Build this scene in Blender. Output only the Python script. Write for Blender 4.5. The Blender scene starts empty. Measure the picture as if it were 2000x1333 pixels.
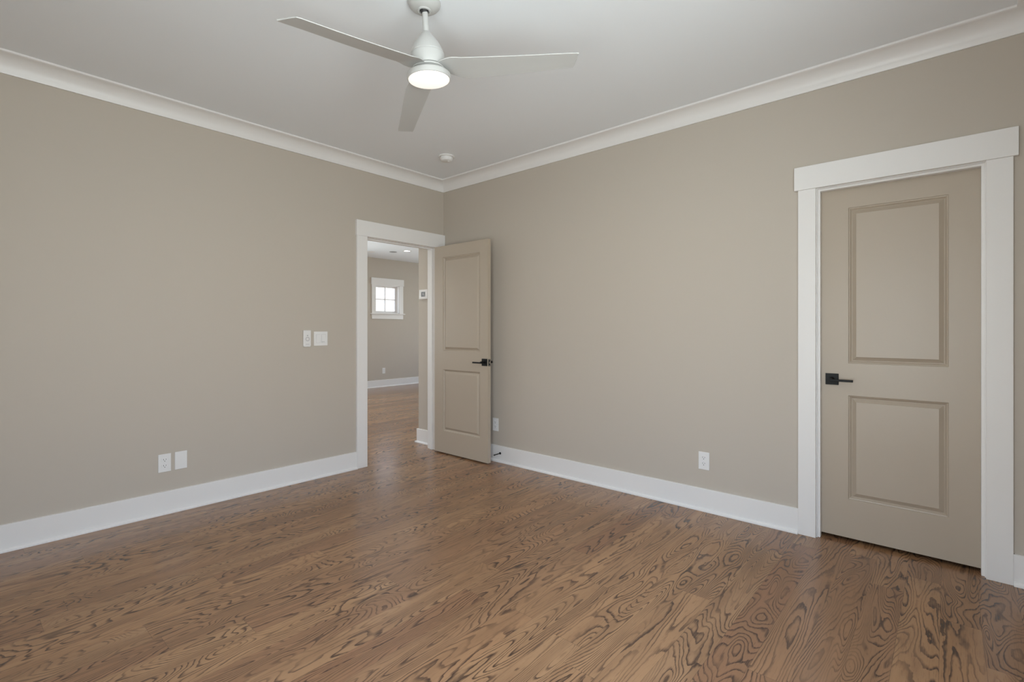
import bpy, bmesh, math
from mathutils import Vector, Matrix

SC = bpy.context.scene
COL = SC.collection
PI = math.pi

# ------------------------------------------------------------------ camera
YAW = 41.312
cam_d = bpy.data.cameras.new('camera')
cam = bpy.data.objects.new('camera', cam_d)
COL.objects.link(cam)
cam.location = (-3.313, -3.835, 1.2)
cam.rotation_euler = (PI / 2, 0, math.radians(YAW - 90))
cam_d.sensor_width = 36.0
cam_d.lens = 969.4 * 36 / 2000
cam_d.shift_y = -22.5 / 2000
cam_d.clip_start = 0.02
SC.camera = cam

# ------------------------------------------------------------------ world
SKY = (0.76, 0.94, 1.22)
HORIZON = (1.02, 1.03, 1.05)
GROUND = (1.00, 1.05, 1.07)
world = bpy.data.worlds.new('overcast_sky')
SC.world = world
world.use_nodes = True
wn, wl = world.node_tree.nodes, world.node_tree.links
wn.clear()
wo = wn.new('ShaderNodeOutputWorld')
wb = wn.new('ShaderNodeBackground')
wr = wn.new('ShaderNodeValToRGB')
ws = wn.new('ShaderNodeSeparateXYZ')
wm = wn.new('ShaderNodeMapRange')
wt = wn.new('ShaderNodeTexCoord')
wm.inputs['From Min'].default_value = -1
wm.inputs['From Max'].default_value = 1
wr.color_ramp.elements[0].position = 0.0
wr.color_ramp.elements[0].color = (*GROUND, 1)
wr.color_ramp.elements[1].position = 1.0
wr.color_ramp.elements[1].color = (*SKY, 1)
for p, c in ((0.485, GROUND), (0.515, HORIZON), (0.70, SKY)):
    e = wr.color_ramp.elements.new(p)
    e.color = (*c, 1)
wl.new(wt.outputs['Generated'], ws.inputs[0])
wl.new(ws.outputs['Z'], wm.inputs['Value'])
wl.new(wm.outputs[0], wr.inputs[0])
wl.new(wr.outputs[0], wb.inputs['Color'])
wl.new(wb.outputs[0], wo.inputs['Surface'])
wb.inputs['Strength'].default_value = 9.0

SC.view_settings.view_transform = 'Standard'
SC.view_settings.look = 'None'
SC.view_settings.gamma = 1
SC.view_settings.use_curve_mapping = False
SC.view_settings.exposure = -0.17
SC.cycles.use_denoising = True
SC.cycles.max_bounces = 14
SC.cycles.diffuse_bounces = 9
SC.cycles.glossy_bounces = 5
SC.cycles.transparent_max_bounces = 12
SC.cycles.sample_clamp_indirect = 6


def portal(name, loc, rot, w, h):
    """Sampling helper for the daylight of one window opening (emits nothing itself)."""
    l = bpy.data.lights.new(name, 'AREA')
    l.shape = 'RECTANGLE'
    l.size, l.size_y = w, h
    l.cycles.is_portal = True
    o = bpy.data.objects.new(name, l)
    o.location, o.rotation_euler = loc, rot
    COL.objects.link(o)


# room sizes
ZC = 2.68                       # ceiling
XW, YW = -3.80, -4.17           # the two walls beside and behind the camera
HX0, HX1, HY = -2.6, 5.3, 5.05  # hall beyond the left door
WT = 0.115                      # wall thickness
ZS = (0.60, 2.25)               # window sill and head behind the camera
ZSS = (0.18, 2.05)              # tall side window
REAR_WIN = (-3.55, -1.70)       # x range, rear wall
SIDE_WIN = (-3.80, -2.82)       # y range, side wall
HALL_WIN = (-2.0, 1.2)          # x range, unseen window added in the far wall to light the hall
HALL_END = (2.0, 3.6)            # y range, unseen window added in the right end wall to brighten the hall
HALL_LEFT = (3.2, 4.2)           # y range, unseen window added at the left end to light the thermostat wall
ZM = sum(ZS) / 2
portal('daylight_rear', ((REAR_WIN[0] + REAR_WIN[1]) / 2, YW - 0.10, ZM), (PI / 2, 0, 0), REAR_WIN[1] - REAR_WIN[0], ZS[1] - ZS[0])
portal('daylight_side', (XW - 0.10, (SIDE_WIN[0] + SIDE_WIN[1]) / 2, sum(ZSS) / 2), (PI / 2, 0, -PI / 2), SIDE_WIN[1] - SIDE_WIN[0], ZSS[1] - ZSS[0])
portal('daylight_hall_left', (HX0 - 0.10, (HALL_LEFT[0] + HALL_LEFT[1]) / 2, ZM), (PI / 2, 0, -PI / 2), HALL_LEFT[1] - HALL_LEFT[0], ZS[1] - ZS[0])
portal('daylight_hall', ((HALL_WIN[0] + HALL_WIN[1]) / 2, HY + 0.10, ZM), (PI / 2, 0, PI), HALL_WIN[1] - HALL_WIN[0], ZS[1] - ZS[0])

portal('daylight_hall_end', (HX1 + 0.10, (HALL_END[0] + HALL_END[1]) / 2, ZM), (PI / 2, 0, PI / 2), HALL_END[1] - HALL_END[0], ZS[1] - ZS[0])

# ------------------------------------------------------------------ materials


def mat(name, color, rough=0.5, metal=0.0, spec=0.5, coat=0.0, bump=None, emit=None, estr=0.0):
    m = bpy.data.materials.new(name)
    m.use_nodes = True
    n, l = m.node_tree.nodes, m.node_tree.links
    b = n['Principled BSDF']
    b.inputs['Base Color'].default_value = (*color, 1)
    b.inputs['Roughness'].default_value = rough
    b.inputs['Metallic'].default_value = metal
    b.inputs['Specular IOR Level'].default_value = spec
    b.inputs['Coat Weight'].default_value = coat
    if emit:
        b.inputs['Emission Color'].default_value = (*emit, 1)
        b.inputs['Emission Strength'].default_value = estr
    if bump:
        sc, strength = bump
        t = n.new('ShaderNodeTexCoord')
        nz = n.new('ShaderNodeTexNoise')
        nz.inputs['Scale'].default_value = sc
        nz.inputs['Detail'].default_value = 3
        bp = n.new('ShaderNodeBump')
        bp.inputs['Strength'].default_value = strength
        bp.inputs['Distance'].default_value = 0.002
        l.new(t.outputs['Object'], nz.inputs['Vector'])
        l.new(nz.outputs['Fac'], bp.inputs['Height'])
        l.new(bp.outputs[0], b.inputs['Normal'])
    return m


M_WALL = mat('greige_wall_paint', (0.522, 0.467, 0.402), 0.55, spec=0.35, bump=(180, 0.06))
M_CEIL = mat('white_ceiling_paint', (0.85, 0.875, 0.905), 0.9, spec=0.2, bump=(120, 0.05))
M_TRIM = mat('white_trim_paint', (0.81, 0.79, 0.775), 0.35, spec=0.45, bump=(60, 0.02))
M_DOOR = mat('taupe_door_paint', (0.450, 0.378, 0.298), 0.36, spec=0.55, bump=(70, 0.03))
M_FAN = mat('white_fan_enamel', (0.53, 0.525, 0.51), 0.42, spec=0.4)
M_PLAST = mat('white_plastic', (0.80, 0.79, 0.78), 0.35)
M_GREYP = mat('grey_plastic', (0.42, 0.41, 0.42), 0.45)
M_GAP = mat('pale_grey_plastic', (0.58, 0.57, 0.57), 0.45)
M_SLOT = mat('dark_slot', (0.03, 0.03, 0.03), 0.6)
M_BLACK = mat('matt_black_metal', (0.006, 0.006, 0.006), 0.45, spec=0.25)
M_STEEL = mat('bright_steel', (0.75, 0.74, 0.72), 0.25, metal=1.0)
M_SCREEN = mat('dark_display', (0.05, 0.04, 0.035), 0.25)
M_LENS = mat('lit_lamp_lens', (0.9, 0.88, 0.84), 0.4, emit=(1.0, 0.93, 0.84), estr=0.75)
M_CAN = mat('lit_downlight', (0.9, 0.9, 0.88), 0.4, emit=(1.0, 0.95, 0.88), estr=8.0)
M_DUCT = mat('grey_vent_metal', (0.36, 0.35, 0.35), 0.6)
M_OUT = mat('brown_wallboard', (0.30, 0.26, 0.22), 0.8)


def glass_mat(name, tint):
    m = bpy.data.materials.new(name)
    m.use_nodes = True
    n, l = m.node_tree.nodes, m.node_tree.links
    n.clear()
    o = n.new('ShaderNodeOutputMaterial')
    mx = n.new('ShaderNodeMixShader')
    tr = n.new('ShaderNodeBsdfTransparent')
    gl = n.new('ShaderNodeBsdfGlossy')
    gl.inputs['Roughness'].default_value = 0.02
    fr = n.new('ShaderNodeFresnel')
    ge = n.new('ShaderNodeNewGeometry')     # thin sheet: same reflectance from both faces
    io = n.new('ShaderNodeMapRange')
    io.inputs['To Min'].default_value = 1.45
    io.inputs['To Max'].default_value = 1 / 1.45
    l.new(ge.outputs['Backfacing'], io.inputs['Value'])
    l.new(io.outputs[0], fr.inputs['IOR'])
    tr.inputs['Color'].default_value = (*tint, 1)
    l.new(fr.outputs[0], mx.inputs[0])
    l.new(tr.outputs[0], mx.inputs[1])
    l.new(gl.outputs[0], mx.inputs[2])
    l.new(mx.outputs[0], o.inputs['Surface'])
    return m


M_GLASS = glass_mat('clear_window_glass', (0.95, 0.97, 0.96))
M_DIM_GLASS = glass_mat('sky_dimming_window_glass', (0.50, 0.50, 0.50))  # grey put into the hall pane to dim the bright sky behind it


def oak_floor():
    m = bpy.data.materials.new('stained_red_oak_boards')
    m.use_nodes = True
    n, l = m.node_tree.nodes, m.node_tree.links
    b = n['Principled BSDF']

    def math_(op, a, c=None, d=None):
        k = n.new('ShaderNodeMath')
        k.operation = op
        for i, v in enumerate((a, c, d)):
            if v is None:
                continue
            if isinstance(v, (int, float)):
                k.inputs[i].default_value = v
            else:
                l.new(v, k.inputs[i])
        return k.outputs[0]

    def vec(x, y, z):
        k = n.new('ShaderNodeCombineXYZ')
        for i, v in enumerate((x, y, z)):
            if isinstance(v, (int, float)):
                k.inputs[i].default_value = v
            else:
                l.new(v, k.inputs[i])
        return k.outputs[0]

    def noise(v, scale, detail=2.0, rough=0.5, dist=0.0):
        k = n.new('ShaderNodeTexNoise')
        k.inputs['Scale'].default_value = scale
        k.inputs['Detail'].default_value = detail
        k.inputs['Roughness'].default_value = rough
        k.inputs['Distortion'].default_value = dist
        l.new(v, k.inputs['Vector'])
        return k.outputs['Fac']

    def ramp(v, lo, hi, a=0.0, c=1.0, smooth=True):
        k = n.new('ShaderNodeMapRange')
        k.interpolation_type = 'SMOOTHSTEP' if smooth else 'LINEAR'
        k.inputs['From Min'].default_value = lo
        k.inputs['From Max'].default_value = hi
        k.inputs['To Min'].default_value = a
        k.inputs['To Max'].default_value = c
        l.new(v, k.inputs['Value'])
        return k.outputs[0]

    def mix(f, c1, c2, mode='MIX'):
        k = n.new('ShaderNodeMix')
        k.data_type = 'RGBA'
        k.blend_type = mode
        for i, v in ((0, f), (6, c1), (7, c2)):
            if isinstance(v, (int, float)):
                k.inputs[i].default_value = v
            elif isinstance(v, tuple):
                k.inputs[i].default_value = (*v, 1)
            else:
                l.new(v, k.inputs[i])
        return k.outputs[2]

    geo = n.new('ShaderNodeNewGeometry')
    sep = n.new('ShaderNodeSeparateXYZ')
    l.new(geo.outputs['Position'], sep.inputs[0])
    X, Y = sep.outputs['X'], sep.outputs['Y']
    BW, BL = 0.127, 1.45
    rowf = math_('DIVIDE', Y, BW)
    row = math_('FLOOR', rowf)
    vf = math_('FRACT', rowf)
    wn1 = n.new('ShaderNodeTexWhiteNoise')
    wn1.noise_dimensions = '1D'
    l.new(row, wn1.inputs['W'])
    u2 = math_('ADD', X, math_('MULTIPLY', wn1.outputs['Value'], 9.7))
    uf0 = math_('DIVIDE', u2, BL)
    idx = math_('FLOOR', uf0)
    uf = math_('FRACT', uf0)
    wn2 = n.new('ShaderNodeTexWhiteNoise')
    wn2.noise_dimensions = '2D'
    l.new(vec(row, idx, 0), wn2.inputs['Vector'])
    seed = wn2.outputs['Value']
    sc2 = n.new('ShaderNodeSeparateColor')
    l.new(wn2.outputs['Color'], sc2.inputs[0])
    r1, r2, r3 = sc2.outputs[0], sc2.outputs[1], sc2.outputs[2]
    sz = math_('MULTIPLY', seed, 61.0)

    # growth-ring contours (cathedral figure), one field per board
    stretch = ramp(r1, 0, 1, 0.7, 2.6, False)
    fld = noise(vec(math_('MULTIPLY', X, stretch), math_('MULTIPLY', Y, 8.5), sz), 1.0, 1.2, 0.45, 0.35)
    wob = noise(vec(math_('MULTIPLY', X, 14.0), math_('MULTIPLY', Y, 42.0), sz), 1.0, 2.0, 0.55)
    fib = noise(vec(math_('MULTIPLY', X, 5.0), math_('MULTIPLY', Y, 260.0), sz), 1.0, 2.0, 0.6)
    freq = ramp(r2, 0, 1, 17.0, 36.0, False)
    ph = math_('ADD', math_('ADD', math_('MULTIPLY', fld, freq), math_('MULTIPLY', wob, 0.8)),
               math_('MULTIPLY', math_('MULTIPLY', Y, 26.0), ramp(r3, 0.15, 0.9)))
    saw = math_('FRACT', ph)
    late = math_('MULTIPLY', ramp(saw, 0.52, 0.88), ramp(saw, 0.91, 1.0, 1.0, 0.0))
    # patches where the line figure fades out into plain wood
    fade = ramp(noise(vec(math_('MULTIPLY', X, 1.6), math_('MULTIPLY', Y, 9.0), math_('ADD', sz, 17.0)), 1.0, 2.0), 0.32, 0.60, 0.25, 0.97)
    grain = math_('MULTIPLY', math_('MULTIPLY', late, fade), ramp(fib, 0.28, 0.55, 0.55, 1.0))
    pores = ramp(noise(vec(math_('MULTIPLY', X, 16.0), math_('MULTIPLY', Y, 420.0), sz), 1.0, 2.0, 0.6), 0.56, 0.72)

    cA = mix(ramp(r3, 0.1, 0.95), (0.405, 0.222, 0.112), (0.275, 0.136, 0.072))
    cB = mix(ramp(r2, 0, 1, 0.0, 0.5, False), cA, (0.370, 0.220, 0.118))
    tone = ramp(noise(vec(math_('MULTIPLY', X, 2.2), math_('MULTIPLY', Y, 16.0), sz), 1.0, 3.0), 0.3, 0.7, 0.0, 1.0)
    cC = mix(math_('MULTIPLY', tone, 0.60), cB, (0.240, 0.128, 0.066))
    cD = mix(grain, cC, (0.052, 0.028, 0.019))
    cE = mix(math_('MULTIPLY', pores, 0.38), cD, (0.080, 0.043, 0.027))
    seam = math_('MAXIMUM',
                 math_('MAXIMUM', ramp(vf, 0.0, 0.010, 1, 0), ramp(vf, 0.990, 1.0)),
                 math_('MAXIMUM', ramp(uf, 0.0, 0.0009, 1, 0), ramp(uf, 0.9991, 1.0)))
    cF = mix(math_('MULTIPLY', seam, 0.55), cE, (0.07,0.045,0.03))
    l.new(cF, b.inputs['Base Color'])
    l.new(ramp(grain, 0, 1, 0.22, 0.27, False), b.inputs['Roughness'])
    b.inputs['Specular IOR Level'].default_value = 0.5
    bp = n.new('ShaderNodeBump')
    bp.inputs['Strength'].default_value = 0.04
    bp.inputs['Distance'].default_value = 0.001
    l.new(math_('SUBTRACT', 1.0, math_('ADD', math_('MULTIPLY', grain, 0.5), seam)), bp.inputs['Height'])
    l.new(bp.outputs[0], b.inputs['Normal'])
    return m


M_FLOOR = oak_floor()

# ------------------------------------------------------------------ mesh helpers


def link(name, bm, m, parent=None, loc=None, rot=None, smooth=False, bevel=0.0, seg=2):
    me = bpy.data.meshes.new(name)
    bmesh.ops.recalc_face_normals(bm, faces=bm.faces)
    if smooth:
        for f in bm.faces:
            f.smooth = True
    bm.to_mesh(me)
    bm.free()
    for mm in (m if isinstance(m, (list, tuple)) else [m]):
        me.materials.append(mm)
    o = bpy.data.objects.new(name, me)
    COL.objects.link(o)
    if parent is not None:
        o.parent = parent
    if loc is not None:
        o.location = loc
    if rot is not None:
        o.rotation_euler = rot
    if bevel:
        bv = o.modifiers.new('bevel', 'BEVEL')
        bv.width = bevel
        bv.segments = seg
        bv.limit_method = 'ANGLE'
        bv.angle_limit = math.radians(35)
    if smooth:
        es = o.modifiers.new('edges', 'EDGE_SPLIT')
        es.split_angle = math.radians(35)
    return o


def add_box(bm, x0, x1, y0, y1, z0, z1):
    v = [bm.verts.new((x, y, z)) for z in (z0, z1) for y in (y0, y1) for x in (x0, x1)]
    for q in ((0, 1, 3, 2), (4, 6, 7, 5), (0, 4, 5, 1), (1, 5, 7, 3), (3, 7, 6, 2), (2, 6, 4, 0)):
        bm.faces.new([v[i] for i in q])


def boxes(*bs):
    bm = bmesh.new()
    for bx in bs:
        add_box(bm, *bx)
    return bm


def lathe(profile, seg=48, mtx=None, close=True):
    """Revolve (r, z) pairs about Z."""
    bm = bmesh.new()
    rings = []
    for r, z in profile:
        if r < 1e-6:
            rings.append([bm.verts.new((0, 0, z))])
        else:
            rings.append([bm.verts.new((r * math.cos(2 * PI * i / seg), r * math.sin(2 * PI * i / seg), z)) for i in range(seg)])
    for a, c in zip(rings, rings[1:]):
        for i in range(seg):
            j = (i + 1) % seg
            if len(a) == 1 and len(c) == 1:
                continue
            if len(a) == 1:
                bm.faces.new((a[0], c[i], c[j]))
            elif len(c) == 1:
                bm.faces.new((a[i], c[0], a[j]))
            else:
                bm.faces.new((a[i], c[i], c[j], a[j]))
    if close:
        for rg in (rings[0], rings[-1]):
            if len(rg) > 2:
                bm.faces.new(rg)
    if mtx is not None:
        bm.transform(mtx)
    return bm


def prism(pts, axis, a, b):
    """Extrude a closed 2-D outline. axis 'x': pts are (y, z); axis 'y': pts are (x, z)."""
    bm = bmesh.new()

    def P(p, t):
        return (t, p[0], p[1]) if axis == 'x' else (p[0], t, p[1])
    A = [bm.verts.new(P(p, a)) for p in pts]
    B = [bm.verts.new(P(p, b)) for p in pts]
    k = len(pts)
    for i in range(k):
        j = (i + 1) % k
        bm.faces.new((A[i], A[j], B[j], B[i]))
    bm.faces.new(A)
    bm.faces.new(B[::-1])
    return bm


def merge(*bms):
    out = bmesh.new()
    for b in bms:
        me = bpy.data.meshes.new('tmp')
        b.to_mesh(me)
        b.free()
        out.from_mesh(me)
        bpy.data.meshes.remove(me)
    return out


def tag(o, label=None, cat=None, group=None, kind=None):
    for k, v in (('label', label), ('category', cat), ('group', group), ('kind', kind)):
        if v:
            o[k] = v
    return o


def struct(name, bm, m, label, cat, **kw):
    return tag(link(name, bm, m, **kw), label, cat, kind='structure')


def empty(name, loc, rz, label, cat, group=None):
    o = bpy.data.objects.new(name, None)
    o.empty_display_size = 0.1
    o.location = loc
    o.rotation_euler = (0, 0, rz)
    COL.objects.link(o)
    return tag(o, label, cat, group)


# ------------------------------------------------------------------ the shell
OUT = 0.14
struct('floor', boxes((XW - OUT, HX1 + OUT, YW - OUT, HY + OUT, -0.08, 0.0)), M_FLOOR,
       'stained brown oak plank floor running through the room and hall', 'floor')
struct('ceiling', boxes((XW - OUT, HX1 + OUT, YW - OUT, HY + OUT, ZC, ZC + 0.1)), M_CEIL,
       'flat white painted ceiling above the fan', 'ceiling')

# left wall with the open doorway; jamb faces at x -0.882 and -0.107
DLX0, DLX1, DZ = -0.882, -0.107, 2.010
JT = 0.019
struct('wall_left', boxes((XW, DLX0 - JT, 0, WT, 0, ZC), (DLX0 - JT, DLX1 + JT, 0, WT, DZ + JT, ZC),
                          (DLX1 + JT, 0.0, 0, WT, 0, ZC)), M_WALL,
       'greige wall on the left with the open doorway', 'wall')
# right wall with the closed door; jamb faces at y -3.268 and -3.968
DRY0, DRY1 = -3.268, -3.968
struct('wall_right', boxes((0, WT, DRY0 + JT, 0.40, 0, ZC), (0, WT, DRY1 - JT, DRY0 + JT, DZ + JT, ZC),
                           (0, WT, YW - OUT, DRY1 - JT, 0, ZC)), M_WALL,
       'long greige wall on the right with the closed door', 'wall')


def holed(axis, a0, a1, t0, t1, w0, w1, zz=ZS):
    """wall along an axis with a window opening w0..w1"""
    parts = [(a0, w0, 0, ZC), (w1, a1, 0, ZC), (w0, w1, 0, zz[0]), (w0, w1, zz[1], ZC)]
    if axis == 'x':
        return boxes(*[(p, q, t0, t1, z0, z1) for p, q, z0, z1 in parts])
    return boxes(*[(t0, t1, p, q, z0, z1) for p, q, z0, z1 in parts])


struct('wall_rear', holed('x', XW - OUT, 0, YW - OUT, YW, *REAR_WIN), M_WALL, 'greige wall behind the camera with a wide window', 'wall')
struct('wall_side', holed('y', YW, 0.0, XW - OUT, XW, *SIDE_WIN, ZSS), M_WALL, 'greige wall beside the camera with a tall window', 'wall')
# hall beyond the doorway
WX0, WX1, WZ0, WZ1 = 2.487, 3.083, 1.535, 2.130
YS = (HY + 3.835) / 8.835                    # far wall stands a little beyond y = 5
wx = lambda x: -3.313 + (x + 3.313) * YS
wz = lambda z: 1.2 + (z - 1.2) * YS
WX0, WX1, WZ0, WZ1 = wx(WX0), wx(WX1), wz(WZ0), wz(WZ1)
struct('wall_hall_far', boxes((HX0, HALL_WIN[0], HY, HY + OUT, 0, ZC), (HALL_WIN[0], HALL_WIN[1], HY, HY + OUT, 0, ZS[0]),
                              (HALL_WIN[0], HALL_WIN[1], HY, HY + OUT, ZS[1], ZC), (HALL_WIN[1], WX0, HY, HY + OUT, 0, ZC),
                              (WX0, WX1, HY, HY + OUT, 0, WZ0), (WX0, WX1, HY, HY + OUT, WZ1, ZC), (WX1, HX1, HY, HY + OUT, 0, ZC)), M_WALL,
       'greige far wall of the hall with a small window', 'wall')
struct('wall_hall_left', holed('y', WT, HY + OUT, HX0 - OUT, HX0, *HALL_LEFT), M_WALL, 'greige wall with an added window opening at the left end of the hall', 'wall')
struct('wall_hall_right', holed('y', 0.28, HY + OUT, HX1, HX1 + OUT, *HALL_END), M_WALL, 'greige wall at the right end of the hall', 'wall')
struct('wall_hall_near', boxes((WT, HX1, 0.28, 0.40, 0, ZC)), M_WALL, 'greige wall running off beside the doorway', 'wall')
struct('wall_closet', boxes((1.6, 1.7, YW - OUT, 0.28, 0, ZC), (WT, 1.6, YW - OUT, YW, 0, ZC)), M_WALL, 'unseen closet wall added behind the closed door to keep light out', 'wall')  # out of view, put in so no light leaks under the closed door

# ------------------------------------------------------------------ crown, baseboards
CD, CP = 0.097, 0.100         # crown drop and projection
prof = [(0.0, ZC - CD), (0.010, ZC - CD), (0.013, ZC - CD + 0.010)]
for i in range(9):
    t = i / 8
    a = PI / 2 * t
    # cove: starts steep at the wall, flattens toward the ceiling
    prof.append((0.014 + (CP - 0.022) * (1 - math.cos(a)), ZC - CD + 0.012 + (CD - 0.026) * math.sin(a)))
prof += [(CP - 0.004, ZC - 0.012), (CP, ZC - 0.010), (CP, ZC), (0.0, ZC)]


def crown(name, wall, label):
    bm = bmesh.new()
    A, B = [], []
    for p, z in prof:
        if wall == 'left':
            a, b = (XW + p, -p, z), (-p, -p, z)
        elif wall == 'right':
            a, b = (-p, -p, z), (-p, YW + p, z)
        elif wall == 'rear':
            a, b = (-p, YW + p, z), (XW + p, YW + p, z)
        else:
            a, b = (XW + p, YW + p, z), (XW + p, -p, z)
        A.append(bm.verts.new(a))
        B.append(bm.verts.new(b))
    for i in range(len(prof)):
        j = (i + 1) % len(prof)
        bm.faces.new((A[i], A[j], B[j], B[i]))
    bm.faces.new(A)
    bm.faces.new(B[::-1])
    return struct(name, bm, M_TRIM, label, 'crown moulding', smooth=True)


crown('trim_1', 'left', 'white cove crown moulding along the top of the left wall')
crown('trim_2', 'right', 'white cove crown moulding along the top of the right wall')
crown('trim_3', 'rear', 'white cove crown moulding over the wall behind the camera')
crown('trim_4', 'side', 'white cove crown moulding over the wall beside the camera')

BH, BT, SR = 0.146, 0.015, 0.015
bprof = [(0, 0), (BT + SR, 0), (BT + SR, 0.006)]
for i in range(1, 6):
    a = PI / 2 * i / 5
    bprof.append((BT + SR * math.cos(a), 0.006 + 0.013 * math.sin(a)))
bprof += [(BT, BH - 0.002), (BT - 0.002, BH), (0, BH)]
sgn = lambda pts, s: [(s * p, z) for p, z in pts]
struct('baseboard_left', prism(sgn(bprof, -1), 'x', XW, -0.988), M_TRIM, 'tall white baseboard along the left wall', 'baseboard')
struct('baseboard_right', merge(prism(sgn(bprof, -1), 'y', -0.0, -3.173), prism(sgn(bprof, -1), 'y', -4.065, YW)), M_TRIM,
       'tall white baseboard along the right wall', 'baseboard')
struct('baseboard_rear', prism([(YW + p, z) for p, z in bprof], 'x', XW, 0), M_TRIM, 'white baseboard on the wall behind the camera', 'baseboard')
struct('baseboard_side', prism([(XW + p, z) for p, z in bprof], 'y', YW, 0), M_TRIM, 'white baseboard on the wall beside the camera', 'baseboard')
struct('baseboard_hall_far', prism([(HY - p, z) for p, z in bprof], 'x', HX0, HX1), M_TRIM, 'white baseboard along the far hall wall', 'baseboard')
# short piece that wraps round the end of the wall just outside the doorway
struct('baseboard_hall_right', merge(prism(sgn(bprof, -1), 'y', WT + 0.021, 0.40), prism([(0.40 + p, z) for p, z in bprof], 'x', 0.0, HX1),
                                     boxes((-BT, 0.0, 0.40, 0.40 + BT, 0, BH), (-BT - SR, 0, 0.40, 0.40 + BT + SR, 0, 0.015))), M_TRIM,
       'short white baseboard on the hall wall just outside the doorway', 'baseboard')

# ------------------------------------------------------------------ door frames
HZ0, HZ1 = 2.013, 2.148
# left doorway: casing on room side, jambs, stops, casing on hall side
c = boxes((-0.988, -0.8866, -0.020, 0, 0, HZ0), (-0.1024, -0.001, -0.020, 0, 0, HZ0), (-0.994, -0.001, -0.026, 0, HZ0, HZ1))
fr = link('trim_5', c, M_TRIM, bevel=0.0018)
tag(fr, 'white square casing with a wide head board around the open doorway', 'door casing', kind='structure')
link('jamb', boxes((DLX0 - JT, DLX0, 0.0, WT, 0, DZ), (DLX1, DLX1 + JT, 0.0, WT, 0, DZ), (DLX0 - JT, DLX1 + JT, 0.0, WT, DZ, DZ + JT)), M_TRIM, parent=fr)
link('door_stop_strip', boxes((DLX0, DLX0 + 0.011, 0.040, 0.075, 0, DZ), (DLX1 - 0.011, DLX1, 0.040, 0.075, 0, DZ),
                              (DLX0 + 0.011, DLX1 - 0.011, 0.040, 0.075, DZ - 0.011, DZ)), M_TRIM, parent=fr)
sp = link('strike_plate', boxes((DLX0, DLX0 + 0.0015, 0.004, 0.034, 0.87, 0.94)), M_BLACK, parent=fr)
tag(sp, 'black strike plate on the white jamb')
link('hall_casing', boxes((-0.988, -0.8866, WT, WT + 0.02, 0, HZ0), (-0.094, -0.001, WT, WT + 0.02, 0, HZ0), (-0.994, -0.001, WT, WT + 0.026, HZ0, HZ1)), M_TRIM, parent=fr)
# right door frame
c = boxes((-0.020, 0, -3.263, -3.173, 0, HZ0), (-0.020, 0, -4.065, -3.9715, 0, HZ0), (-0.026, 0, -4.082, -3.154, HZ0, HZ1))
fr2 = link('trim_6', c, M_TRIM, bevel=0.0018)
tag(fr2, 'white square casing with a wide head board around the closed door', 'door casing', kind='structure')
link('jamb', boxes((0, WT, DRY0, DRY0 + JT, 0, DZ), (0, WT, DRY1 - JT, DRY1, 0, DZ), (0, WT, DRY1 - JT, DRY0 + JT, DZ, DZ + JT)), M_TRIM, parent=fr2)
link('door_stop_strip', boxes((0.014, 0.050, DRY0 - 0.012, DRY0, 0, DZ), (0.014, 0.050, DRY1, DRY1 + 0.012, 0, DZ),
                              (0.014, 0.050, DRY1 + 0.012, DRY0 - 0.012, DZ - 0.012, DZ)), M_TRIM, parent=fr2)

# ------------------------------------------------------------------ doors


def door_leaf(w, h, t, panels):
    """Moulded two-panel leaf. Local x along the width, front face at y = 0 looking to -y."""
    bm = bmesh.new()
    xs = sorted({0, w} | {p[0] for p in panels} | {p[1] for p in panels})
    zs = sorted({0, h} | {p[2] for p in panels} | {p[3] for p in panels})
    moulding = [(0.0, 0.0), (0.002, 0.0050), (0.006, 0.0062), (0.012, 0.0125), (0.0150, 0.0155),
                (0.0175, 0.0155), (0.0365, 0.0030), (0.0370, 0.0015)]

    def side(yf, s):
        cache = {}

        def V(x, z):
            if (x, z) not in cache:
                cache[(x, z)] = bm.verts.new((x, yf, z))
            return cache[(x, z)]
        for i in range(len(xs) - 1):
            for j in range(len(zs) - 1):
                cx, cz = (xs[i] + xs[i + 1]) / 2, (zs[j] + zs[j + 1]) / 2
                if any(p[0] < cx < p[1] and p[2] < cz < p[3] for p in panels):
                    continue
                bm.faces.new((V(xs[i], zs[j]), V(xs[i + 1], zs[j]), V(xs[i + 1], zs[j + 1]), V(xs[i], zs[j + 1])))
        for x0, x1, z0, z1 in panels:
            prev = None
            for k, (ins, dep) in enumerate(moulding):
                y = yf + s * dep
                if k == 0:
                    ring = [V(x0, z0), V(x1, z0), V(x1, z1), V(x0, z1)]
                else:
                    ring = [bm.verts.new(q) for q in ((x0 + ins, y, z0 + ins), (x1 - ins, y, z0 + ins), (x1 - ins, y, z1 - ins), (x0 + ins, y, z1 - ins))]
                if prev:
                    for a in range(4):
                        b = (a + 1) % 4
                        bm.faces.new((prev[a], prev[b], ring[b], ring[a]))
                prev = ring
            bm.faces.new(prev)
        return cache
    F = side(0.0, 1)
    B = side(t, -1)
    for i in range(len(xs) - 1):
        for z in (0, h):
            bm.faces.new((F[(xs[i], z)], F[(xs[i + 1], z)], B[(xs[i + 1], z)], B[(xs[i], z)]))
    for j in range(len(zs) - 1):
        for x in (0, w):
            bm.faces.new((F[(x, zs[j])], F[(x, zs[j + 1])], B[(x, zs[j + 1])], B[(x, zs[j])]))
    return bm


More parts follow.
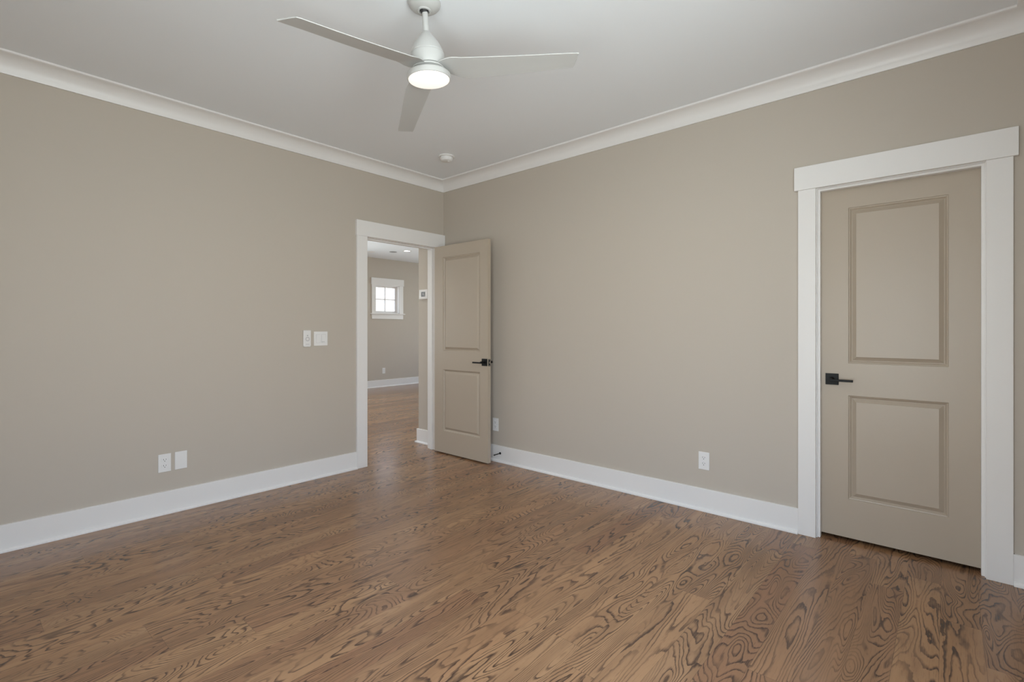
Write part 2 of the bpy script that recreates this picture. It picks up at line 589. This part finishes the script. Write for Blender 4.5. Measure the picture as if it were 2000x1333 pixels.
def door_handle(parent, x, z, t, toward, side):
    """square rose + shank + flat lever. side -1: front face (y=0), +1: back face (y=t)"""
    y0 = 0.0 if side < 0 else t
    s = side

    def yy(a, b):
        return (y0 + s * a, y0 + s * b) if s > 0 else (y0 + s * b, y0 + s * a)
    R = 0.032
    rose = link('door_handle', boxes((x - R, x + R, *yy(0, 0.009), z - R, z + R)), M_BLACK, parent=parent, bevel=0.0015)
    tag(rose, 'matt black square handle rose')
    sh = lathe([(0.0125, 0), (0.0125, 0.006), (0.0105, 0.010), (0.0105, 0.044), (0.0095, 0.046)], 24,
               Matrix.Translation((x, y0 + s * 0.009, z)) @ Matrix.Rotation(-s * PI / 2, 4, 'X'))
    link('shank', sh, M_BLACK, parent=rose, smooth=True)
    d = toward
    lv = boxes((min(x - d * 0.010, x + d * 0.105), max(x - d * 0.010, x + d * 0.105), *yy(0.044, 0.056), z - 0.0095, z + 0.0035))
    link('lever', lv, M_BLACK, parent=rose, bevel=0.002)
    return rose


RZ = -PI / 2
# open door, hinged at the right jamb of the left doorway, standing at a right angle
d1 = link('door_1', door_leaf(0.728, 1.994, 0.035, [(0.123, 0.627, 0.210, 0.804), (0.123, 0.627, 0.982, 1.885)]), M_DOOR,
          loc=(-0.152, -0.045, 0.012), rot=(0, 0, RZ))
tag(d1, 'open taupe two panel door standing at a right angle to the doorway', 'door', kind='structure')
door_handle(d1, 0.690, 0.895, 0.035, -1, -1)
door_handle(d1, 0.690, 0.895, 0.035, -1, 1)
lp = link('latch_plate', boxes((0.728, 0.7295, 0.005, 0.030, 0.862, 0.924)), M_BLACK, parent=d1, bevel=0.0005)
tag(lp, 'black latch plate on the door edge')
lb = bmesh.new()
A = [lb.verts.new((0.729, y, z)) for y, z in ((0.0105, 0.883), (0.0245, 0.883), (0.0245, 0.904), (0.0105, 0.904))]
B = [lb.verts.new((0.740, y, z)) for y, z in ((0.0105, 0.884), (0.015, 0.884), (0.015, 0.903), (0.0105, 0.903))]
for i in range(4):
    lb.faces.new((A[i], A[(i + 1) % 4], B[(i + 1) % 4], B[i]))
lb.faces.new(A)
lb.faces.new(B[::-1])
bolt = link('latch_bolt', lb, M_STEEL, parent=lp)
tag(bolt, 'bright steel latch bolt')
for zz in (0.868, 0.918):
    link('screw', lathe([(0, 0.002), (0.0025, 0.0018), (0.0035, 0.001), (0.0035, 0)], 12, Matrix.Translation((0.7293, 0.0175, zz)) @ Matrix.Rotation(PI / 2, 4, 'Y')),
         M_STEEL, parent=lp)
for zz in (0.18, 1.0, 1.80):
    hg = lathe([(0.006, -0.045), (0.006, 0.045)], 16, Matrix.Translation((-0.008, 0.041, zz)))
    link('hinge', merge(hg, boxes((-0.0125, 0.0, 0.0365, 0.0375, zz - 0.044, zz + 0.044), (-0.0015, 0.0, 0.006, 0.037, zz - 0.044, zz + 0.044))), M_BLACK, parent=d1)

# closed door in the right wall
d2 = link('door_2', door_leaf(0.692, 1.982, 0.035, [(0.1385, 0.5645, 0.219, 0.806), (0.1385, 0.5645, 0.987, 1.867)]), M_DOOR,
          loc=(0.052, -3.272, 0.021), rot=(0, 0, RZ))
tag(d2, 'closed taupe two panel door set in the right wall', 'door', kind='structure')
door_handle(d2, 0.061, 0.894, 0.035, 1, -1)

# ------------------------------------------------------------------ windows


def window(name, axis, a0, a1, z0, z1, wall, s, label, cols, rows, set_back, apron=True, pane=None):
    """wall: coordinate of the room face, s: direction from the room to outside (+1/-1)."""
    def bx(p, q, t0, t1, zz0, zz1):
        ta, tb = sorted((wall + s * t0, wall + s * t1))
        return (p, q, ta, tb, zz0, zz1) if axis == 'x' else (ta, tb, p, q, zz0, zz1)
    J = 0.012
    ft = link(name, boxes(bx(a0, a0 + J, -0.0, OUT, z0, z1), bx(a1 - J, a1, 0.0, OUT, z0, z1), bx(a0, a1, 0.0, OUT, z1 - J, z1), bx(a0, a1, 0.0, OUT, z0, z0 + J)), M_TRIM)
    tag(ft, label, 'window', kind='structure')
    cw, hh = 0.088, 0.140
    link('casing', boxes(bx(a0 - cw, a0 + 0.004, -0.02, 0, z0, z1 - 0.005), bx(a1 - 0.004, a1 + cw, -0.02, 0, z0, z1 - 0.005),
                         bx(a0 - cw - 0.012, a1 + cw + 0.015, -0.026, 0, z1 - 0.005, z1 - 0.005 + hh)), M_TRIM, parent=ft, bevel=0.0015)
    link('sill', boxes(bx(a0 - cw - 0.035, a1 + cw + 0.035, -0.045, 0.0, z0 - 0.02, z0)), M_TRIM, parent=ft, bevel=0.003)
    if apron:
        link('apron', boxes(bx(a0 - cw, a1 + cw, -0.018, 0, z0 - 0.118, z0 - 0.02)), M_TRIM, parent=ft, bevel=0.0015)
    o0, o1 = set_back, set_back + 0.035
    S = 0.040
    i0, i1, k0, k1 = a0 + J, a1 - J, z0 + J, z1 - J
    sash = link('sash', boxes(bx(i0, i0 + S, o0, o1, k0, k1), bx(i1 - S, i1, o0, o1, k0, k1), bx(i0 + S, i1 - S, o0, o1, k1 - S, k1), bx(i0 + S, i1 - S, o0, o1, k0, k0 + S),
                              # the stepped stop between jamb and sash
                              bx(i0, i0 + 0.014, o0 - 0.02, o0, k0, k1), bx(i1 - 0.014, i1, o0 - 0.02, o0, k0, k1), bx(i0, i1, o0 - 0.02, o0, k1 - 0.014, k1)), M_TRIM, parent=ft, bevel=0.001)
    g0, g1, h0, h1 = i0 + S, i1 - S, k0 + S, k1 - S
    mun = []
    for c_ in range(1, cols):
        m_ = g0 + (g1 - g0) * c_ / cols
        mun.append(bx(m_ - 0.010, m_ + 0.010, o0 + 0.004, o1 - 0.004, h0, h1))
    for r_ in range(1, rows):
        m_ = h0 + (h1 - h0) * r_ / rows
        mun.append(bx(g0, g1, o0 + 0.0045, o1 - 0.0045, m_ - 0.010, m_ + 0.010))
    if mun:
        link('muntin', boxes(*mun), M_TRIM, parent=sash)
    link('pane', boxes(bx(g0 - 0.004, g1 + 0.004, o0 + 0.016, o0 + 0.019, h0 - 0.004, h1 + 0.004)), pane or M_GLASS, parent=sash)
    return ft


window('window_1', 'x', WX0, WX1, WZ0, WZ1, HY, 1, 'small four pane white window high on the far hall wall', 2, 2, 0.085, pane=M_DIM_GLASS)
window('window_2', 'x', REAR_WIN[0], REAR_WIN[1], ZS[0], ZS[1], YW, -1, 'wide white window in the wall behind the camera', 2, 2, 0.06)
window('window_3', 'y', SIDE_WIN[0], SIDE_WIN[1], ZSS[0], ZSS[1], XW, -1, 'tall white window in the wall beside the camera', 2, 2, 0.06)
window('added_window_4', 'x', HALL_WIN[0], HALL_WIN[1], ZS[0], ZS[1], HY, 1, 'unseen wide white window added in the far wall to light the hall', 2, 2, 0.06)

window('added_window_5', 'y', HALL_END[0], HALL_END[1], ZS[0], ZS[1], HX1, 1, 'unseen wide white window added in the right end wall to brighten the hall', 2, 2, 0.06)

window('added_window_6', 'y', HALL_LEFT[0], HALL_LEFT[1], ZS[0], ZS[1], HX0, -1, 'unseen wide white window added in the left end wall to light the thermostat wall', 2, 2, 0.06)

# ------------------------------------------------------------------ ceiling fan
HUB = Vector((-1.8681, -2.0590, 2.384))
TN = Vector((-0.0695, 0.0135, 1.0)).normalized()
ex = Vector((1, 0, 0))
ex = (ex - TN * ex.dot(TN)).normalized()
ey = TN.cross(ex)
TILT = Matrix((ex, ey, TN)).transposed().to_4x4()
top = HUB + TN * ((ZC - HUB.z) / TN.z)
fan = empty('ceiling_fan', (top.x, top.y, ZC), 0, 'white three blade ceiling fan with a lit round lamp', 'ceiling fan')


def fan_mtx(v=Vector((0, 0, 0))):
    return Matrix.Translation(HUB - Vector((top.x, top.y, ZC))) @ TILT @ Matrix.Translation(v)


cn = lathe([(0, 0), (0.071, 0), (0.0735, -0.002), (0.0735, -0.006), (0.071, -0.013), (0.065, -0.021), (0.055, -0.029), (0.043, -0.0345), (0.031, -0.037), (0.0300, -0.042),
            (0.0235, -0.0425), (0.0225, -0.036), (0, -0.034)], 56)
cnp = link('canopy', cn, M_FAN, parent=fan, smooth=True)
link('hanger_ball', lathe([(0.0, -0.020), (0.012, -0.018), (0.019, -0.010), (0.021, 0.0), (0.019, 0.010), (0.0, 0.02)], 24, Matrix.Translation((0, 0, -0.030))), M_SLOT, parent=cnp, smooth=True)
rod = lathe([(0.0132, 0.15), (0.0132, 0.262), (0, 0.262)], 28, fan_mtx())
link('downrod', rod, M_FAN, parent=fan, smooth=True)
mot = lathe([(0, 0.166), (0.0155, 0.166), (0.0185, 0.162), (0.026, 0.152), (0.037, 0.139), (0.048, 0.124), (0.058, 0.108), (0.066, 0.092), (0.0725, 0.076), (0.0745, 0.070),
             (0.0735, 0.0675), (0.0755, 0.065), (0.0765, 0.056), (0.0755, 0.040), (0.0735, 0.025), (0.0705, 0.013), (0.068, 0.010), (0, 0.010)], 64, fan_mtx())
link('motor_housing', mot, M_FAN, parent=fan, smooth=True)
hubm = lathe([(0, 0.009), (0.064, 0.009), (0.0715, 0.005), (0.0725, 0.002), (0.0715, -0.001), (0.062, -0.004), (0.052, -0.007), (0.048, -0.014), (0.047, -0.024), (0, -0.024)], 48, fan_mtx())
link('rotor_hub', hubm, M_FAN, parent=fan, smooth=True)


def blade(theta):
    """u along the blade, v towards the counter-clockwise edge; twisted, thin, with a slanted tip"""
    st = [  # u, v_cw, v_ccw, pitch deg, z
        (0.040, -0.030, 0.030, 2, 0.004), (0.070, -0.052, 0.046, 3, 0.003), (0.095, -0.058, 0.060, 7, 0.001), (0.118, -0.058, 0.070, 11, 0.000),
        (0.140, -0.056, 0.078, 13, -0.003), (0.165, -0.0545, 0.080, 13.5, -0.007), (0.22, -0.0535, 0.0775, 13.5, -0.012), (0.30, -0.052, 0.072, 13, -0.019), (0.40, -0.050, 0.065, 12.5, -0.027),
        (0.50, -0.048, 0.058, 12, -0.034), (0.58, -0.0465, 0.0525, 11, -0.039), (0.635, -0.0458, 0.0490, 10, -0.043), (0.650, -0.0455, 0.0465, 10, -0.0443),
        (0.657, -0.0453, 0.030, 10, -0.0448), (0.668, -0.0452, -0.008, 10, -0.0456), (0.6755, -0.0445, -0.034, 10, -0.046), (0.678, -0.042, -0.039, 10, -0.0463)]
    bm = bmesh.new()
    NV, th = 9, 0.0065
    rows = []
    for u, v0, v1, ph, z in st:
        p = math.radians(ph)
        up, dn = [], []
        for i in range(NV):
            t = i / (NV - 1)
            v = v0 + (v1 - v0) * t
            edge = min(t, 1 - t)
            k = th * (0.55 + 0.45 * min(1.0, edge * 5))
            camber = 0.002 * (1 - (2 * t - 1) ** 2) * min(1.0, (v1 - v0) / 0.08)
            y, zz = v * math.cos(p), z - v * math.sin(p) + camber
            up.append(bm.verts.new((u, y, zz + k / 2)))
            dn.append(bm.verts.new((u, y, zz - k / 2)))
        rows.append((up, dn))
    for (u0, d0), (u1, d1_) in zip(rows, rows[1:]):
        for i in range(NV - 1):
            bm.faces.new((u0[i], u1[i], u1[i + 1], u0[i + 1]))
            bm.faces.new((d0[i], d0[i + 1], d1_[i + 1], d1_[i]))
        for i in (0, NV - 1):
            bm.faces.new((u0[i], d0[i], d1_[i], u1[i]))
    for up, dn in (rows[0], rows[-1]):
        for i in range(NV - 1):
            bm.faces.new((up[i], up[i + 1], dn[i + 1], dn[i]))
    bm.transform(fan_mtx() @ Matrix.Rotation(theta, 4, 'Z'))
    return bm


for k in range(3):
    link('blade', blade(math.radians(-57.73 + 120 * k)), M_FAN, parent=fan, smooth=True)
ring = lathe([(0, -0.021), (0.088, -0.021), (0.0955, -0.0225), (0.0985, -0.026), (0.0985, -0.043), (0.0965, -0.047), (0.0935, -0.048), (0.0925, -0.044), (0, -0.040)], 72, fan_mtx())
lk = link('light_kit', ring, M_FAN, parent=fan, smooth=True)
lens = lathe([(0.0925, -0.043), (0.092, -0.048), (0.086, -0.0505), (0.07, -0.0535), (0.045, -0.056), (0.02, -0.0572), (0, -0.0575)], 64, fan_mtx(), close=False)
tag(link('lens', lens, M_LENS, parent=lk, smooth=True), 'lit frosted round lens')

fl = bpy.data.lights.new('fan_lamp', 'AREA')
fl.shape = 'DISK'
fl.size = 0.16
fl.energy = 6
fl.color = (1.0, 0.94, 0.87)
flo = bpy.data.objects.new('fan_lamp', fl)
flo.parent = fan
flo.matrix_local = fan_mtx(Vector((0, 0, -0.062)))
COL.objects.link(flo)

# ------------------------------------------------------------------ smoke detector
sd = empty('smoke_detector', (-0.500, -0.618, ZC), 0, 'small white round smoke detector on the ceiling near the corner', 'smoke detector')
link('base', lathe([(0, 0), (0.066, 0), (0.068, -0.004), (0.067, -0.010), (0.060, -0.012), (0, -0.012)], 48), M_PLAST, parent=sd, smooth=True)
cv = link('cover', lathe([(0.052, -0.011), (0.052, -0.016), (0.055, -0.018), (0.053, -0.030), (0.046, -0.040), (0.042, -0.042), (0, -0.043)], 48), M_PLAST, parent=sd, smooth=True)
link('test_button', lathe([(0.012, -0.042), (0.012, -0.046), (0.009, -0.048), (0, -0.048)], 20, Matrix.Translation((0.012, -0.014, 0))), M_PLAST, parent=cv, smooth=True)

# ------------------------------------------------------------------ plates on the walls (local front looks to -y)


def outlet(loc, rz, label):
    e = empty('outlet', loc, rz, label, 'outlet', 'white duplex outlets low on the walls')
    link('cover_plate', boxes((-0.0355, 0.0355, -0.0055, 0, -0.0585, 0.0585)), M_PLAST, parent=e, bevel=0.003)
    for zc in (0.0195, -0.0195):
        bm = bmesh.new()
        pts = []
        for i in range(32):
            a = 2 * PI * i / 32
            pts.append((max(-0.0172, min(0.0172, 0.0205 * math.cos(a))), zc + max(-0.0135, min(0.0135, 0.0172 * math.sin(a)))))
        A = [bm.verts.new((x, -0.0075, z)) for x, z in pts]
        B = [bm.verts.new((x, -0.0045, z)) for x, z in pts]
        for i in range(32):
            bm.faces.new((A[i], A[(i + 1) % 32], B[(i + 1) % 32], B[i]))
        bm.faces.new(A)
        bm.faces.new(B[::-1])
        rc = link('receptacle', bm, M_PLAST, parent=e)
        sl = boxes((-0.0078, -0.0056, -0.0079, -0.007, zc + 0.000, zc + 0.009), (0.0056, 0.0078, -0.0079, -0.007, zc + 0.001, zc + 0.0085))
        ro = lathe([(0.0026, 0), (0.0026, 0.001), (0, 0.001)], 14, Matrix.Translation((0, -0.007, zc - 0.0065)) @ Matrix.Rotation(PI / 2, 4, 'X'))
        tag(link('slots', merge(sl, ro), M_SLOT, parent=rc), 'dark plug slots')
    link('screw', lathe([(0.0032, 0), (0.0032, 0.0008), (0.002, 0.0014), (0, 0.0015)], 14, Matrix.Translation((0, -0.0055, 0)) @ Matrix.Rotation(PI / 2, 4, 'X')), M_PLAST, parent=e)
    return e


outlet((-2.379, 0, 0.330), 0, 'white outlet low on the left wall beside the blank plate')
outlet((0, -2.619, 0.329), RZ, 'white outlet low on the right wall between the two doors')
outlet((0, -0.726, 0.331), RZ, 'white outlet half hidden behind the edge of the open door')
outlet((wx(2.690), HY, wz(0.341)), 0, 'small white outlet on the far hall wall below the window')

bp = empty('blank_plate', (-2.287, 0, 0.332), 0, 'plain white blank wall plate right of the left wall outlet', 'wall plate')
link('cover_plate', boxes((-0.0355, 0.0355, -0.006, 0, -0.0585, 0.0585)), M_PLAST, parent=bp, bevel=0.003)
for z in (0.042, -0.042):
    link('screw', lathe([(0.0028, 0), (0.0028, 0.0006), (0, 0.001)], 12, Matrix.Translation((0, -0.006, z)) @ Matrix.Rotation(PI / 2, 4, 'X')), M_PLAST, parent=bp)

sw = empty('light_switch', (-1.308, 0, 1.126), 0, 'white double rocker light switch left of the doorway', 'light switch')
link('cover_plate', boxes((-0.058, 0.058, -0.0055, 0, -0.0575, 0.0575)), M_PLAST, parent=sw, bevel=0.003)
for i, xc in enumerate((-0.023, 0.023)):
    r = boxes((xc - 0.0165, xc + 0.0165, -0.0085, -0.004, -0.0335, 0.0335))
    for v in r.verts:                        # tilt of the paddle
        if v.co.y < -0.006:
            v.co.y += 0.0025 * (v.co.z / 0.0335) * (1 if i else -1)
    rk = link('rocker', r, M_PLAST, parent=sw, bevel=0.0008)
    link('gap', boxes((xc - 0.0180, xc + 0.0180, -0.0057, -0.005, -0.035, 0.035)), M_GAP, parent=rk)
sl_ = link('slider', boxes((0.006, 0.030, -0.0108, -0.006, -0.0275, -0.0245)), M_GREYP, parent=sw)
tag(sl_, 'small grey dimmer bar')

fr_ = empty('fan_remote', (-1.4285, 0, 1.128), 0, 'slim white fan remote in a wall cradle left of the light switch', 'remote control')
link('cradle', boxes((-0.026, 0.026, -0.004, 0, -0.0655, 0.030), (-0.026, 0.026, -0.0195, -0.004, -0.0655, -0.058)), M_PLAST, parent=fr_, bevel=0.001)
bd = link('handset', boxes((-0.0305, 0.0305, -0.0180, -0.004, -0.058, 0.0655)), M_PLAST, parent=fr_, bevel=0.003, seg=3)
dial = lathe([(0.018, 0), (0.018, 0.0008), (0.0175, 0.0012), (0, 0.0012)], 32, Matrix.Translation((0.002, -0.0180, -0.004)) @ Matrix.Rotation(PI / 2, 4, 'X'))
dl = link('button_ring', dial, M_GAP, parent=bd, smooth=True)
tag(dl, 'grey round button ring')
link('button', lathe([(0.010, 0), (0.010, 0.0012), (0, 0.0014)], 24, Matrix.Translation((0.002, -0.0191, -0.004)) @ Matrix.Rotation(PI / 2, 4, 'X')), M_PLAST, parent=bd, smooth=True)
link('button', boxes((-0.003, 0.007, -0.0187, -0.017, 0.020, 0.028)), M_GREYP, parent=bd)
lg = link('badge', boxes((-0.013, 0.017, -0.0184, -0.017, -0.0465, -0.0435)), M_GREYP, parent=bd)
tag(lg, 'thin grey printed line')

# ------------------------------------------------------------------ hall things
tm = empty('thermostat', (0, 0.294, 1.569), RZ, 'white thermostat with a dark display on the hall wall seen through the doorway', 'thermostat')
tb = link('body', boxes((-0.069, 0.069, -0.024, 0, -0.040, 0.049), (-0.069, 0.069, -0.027, 0, -0.050, -0.040)), M_PLAST, parent=tm, bevel=0.003)
tag(link('screen', boxes((-0.034, 0.034, -0.0245, -0.02, -0.026, 0.025)), M_SCREEN, parent=tm), 'dark square display')
link('digit', boxes((-0.012, -0.003, -0.0248, -0.024, -0.010, 0.012), (0.003, 0.012, -0.0248, -0.024, -0.010, 0.012)), M_GREYP, parent=tm)



def downlight(x, y, watts, label):
    rl = empty('recessed_light', (x, y, ZC), 0, label, 'ceiling light', 'round recessed lights of the hall ceiling')
    link('trim_ring', lathe([(0.055, 0), (0.078, 0), (0.078, -0.003), (0.070, -0.006), (0.055, -0.004)], 40, close=False), M_PLAST, parent=rl, smooth=True)
    link('lens', lathe([(0.056, -0.002), (0.040, -0.004), (0, -0.0045)], 36, close=False), M_CAN, parent=rl, smooth=True)
    lamp = bpy.data.lights.new('recessed_lamp', 'SPOT')
    lamp.energy = watts
    lamp.color = (1.0, 0.90, 0.78)
    lamp.spot_size = math.radians(150)
    lamp.spot_blend = 0.8
    lamp.shadow_soft_size = 0.05
    lo = bpy.data.objects.new('recessed_lamp', lamp)
    lo.parent = rl
    lo.location = (0, 0, -0.02)
    COL.objects.link(lo)


downlight(2.403, 3.820, 8, 'small lit recessed ceiling light seen through the doorway')
downlight(-1.05, 0.95, 26, 'unseen recessed light added to brighten the hall wall beside the doorway')  # extra lamp out of view, added to brighten the wall just outside the doorway

vt = empty('ceiling_vent', (2.297, 4.109, ZC), 0, 'small grey round vent in the hall ceiling left of the lit downlight', 'vent')
link('flange', lathe([(0.050, 0), (0.070, 0), (0.070, -0.003), (0.062, -0.006), (0.050, -0.005)], 36, close=False), M_DUCT, parent=vt, smooth=True)
link('grille', merge(lathe([(0, -0.001), (0.052, -0.001), (0.052, -0.003), (0, -0.003)], 32), lathe([(0.0, -0.003), (0.030, -0.003), (0.030, -0.006), (0, -0.006)], 32)), M_DUCT, parent=vt, smooth=True)
vt2 = empty('ceiling_cover', (2.003, 4.415, ZC), 0, 'faint white round cover flush in the hall ceiling next to the door casing', 'ceiling cover')
link('cover', lathe([(0, 0), (0.085, 0), (0.085, -0.004), (0.078, -0.007), (0, -0.008)], 36), M_PLAST, parent=vt2, smooth=True)

# door stop screwed into the right baseboard, behind the open door
ds = empty('door_stop', (-BT, -0.795, 0.081), 0, 'black rod door stop on the right baseboard behind the open door', 'door stop')
ax = Vector((-0.078, 0.006, -0.004))
rot = ax.to_track_quat('Z', 'Y').to_matrix().to_4x4()
link('flange', lathe([(0.011, 0), (0.011, 0.003), (0.008, 0.007), (0.0045, 0.009), (0, 0.009)], 24, rot), M_BLACK, parent=ds, smooth=True)
link('rod', lathe([(0.0042, 0.004), (0.0042, 0.066)], 18, rot), M_BLACK, parent=ds, smooth=True)
link('tip', lathe([(0.0060, 0.062), (0.0068, 0.066), (0.0068, 0.074), (0.005, 0.077), (0, 0.077)], 20, rot), M_SLOT, parent=ds, smooth=True)
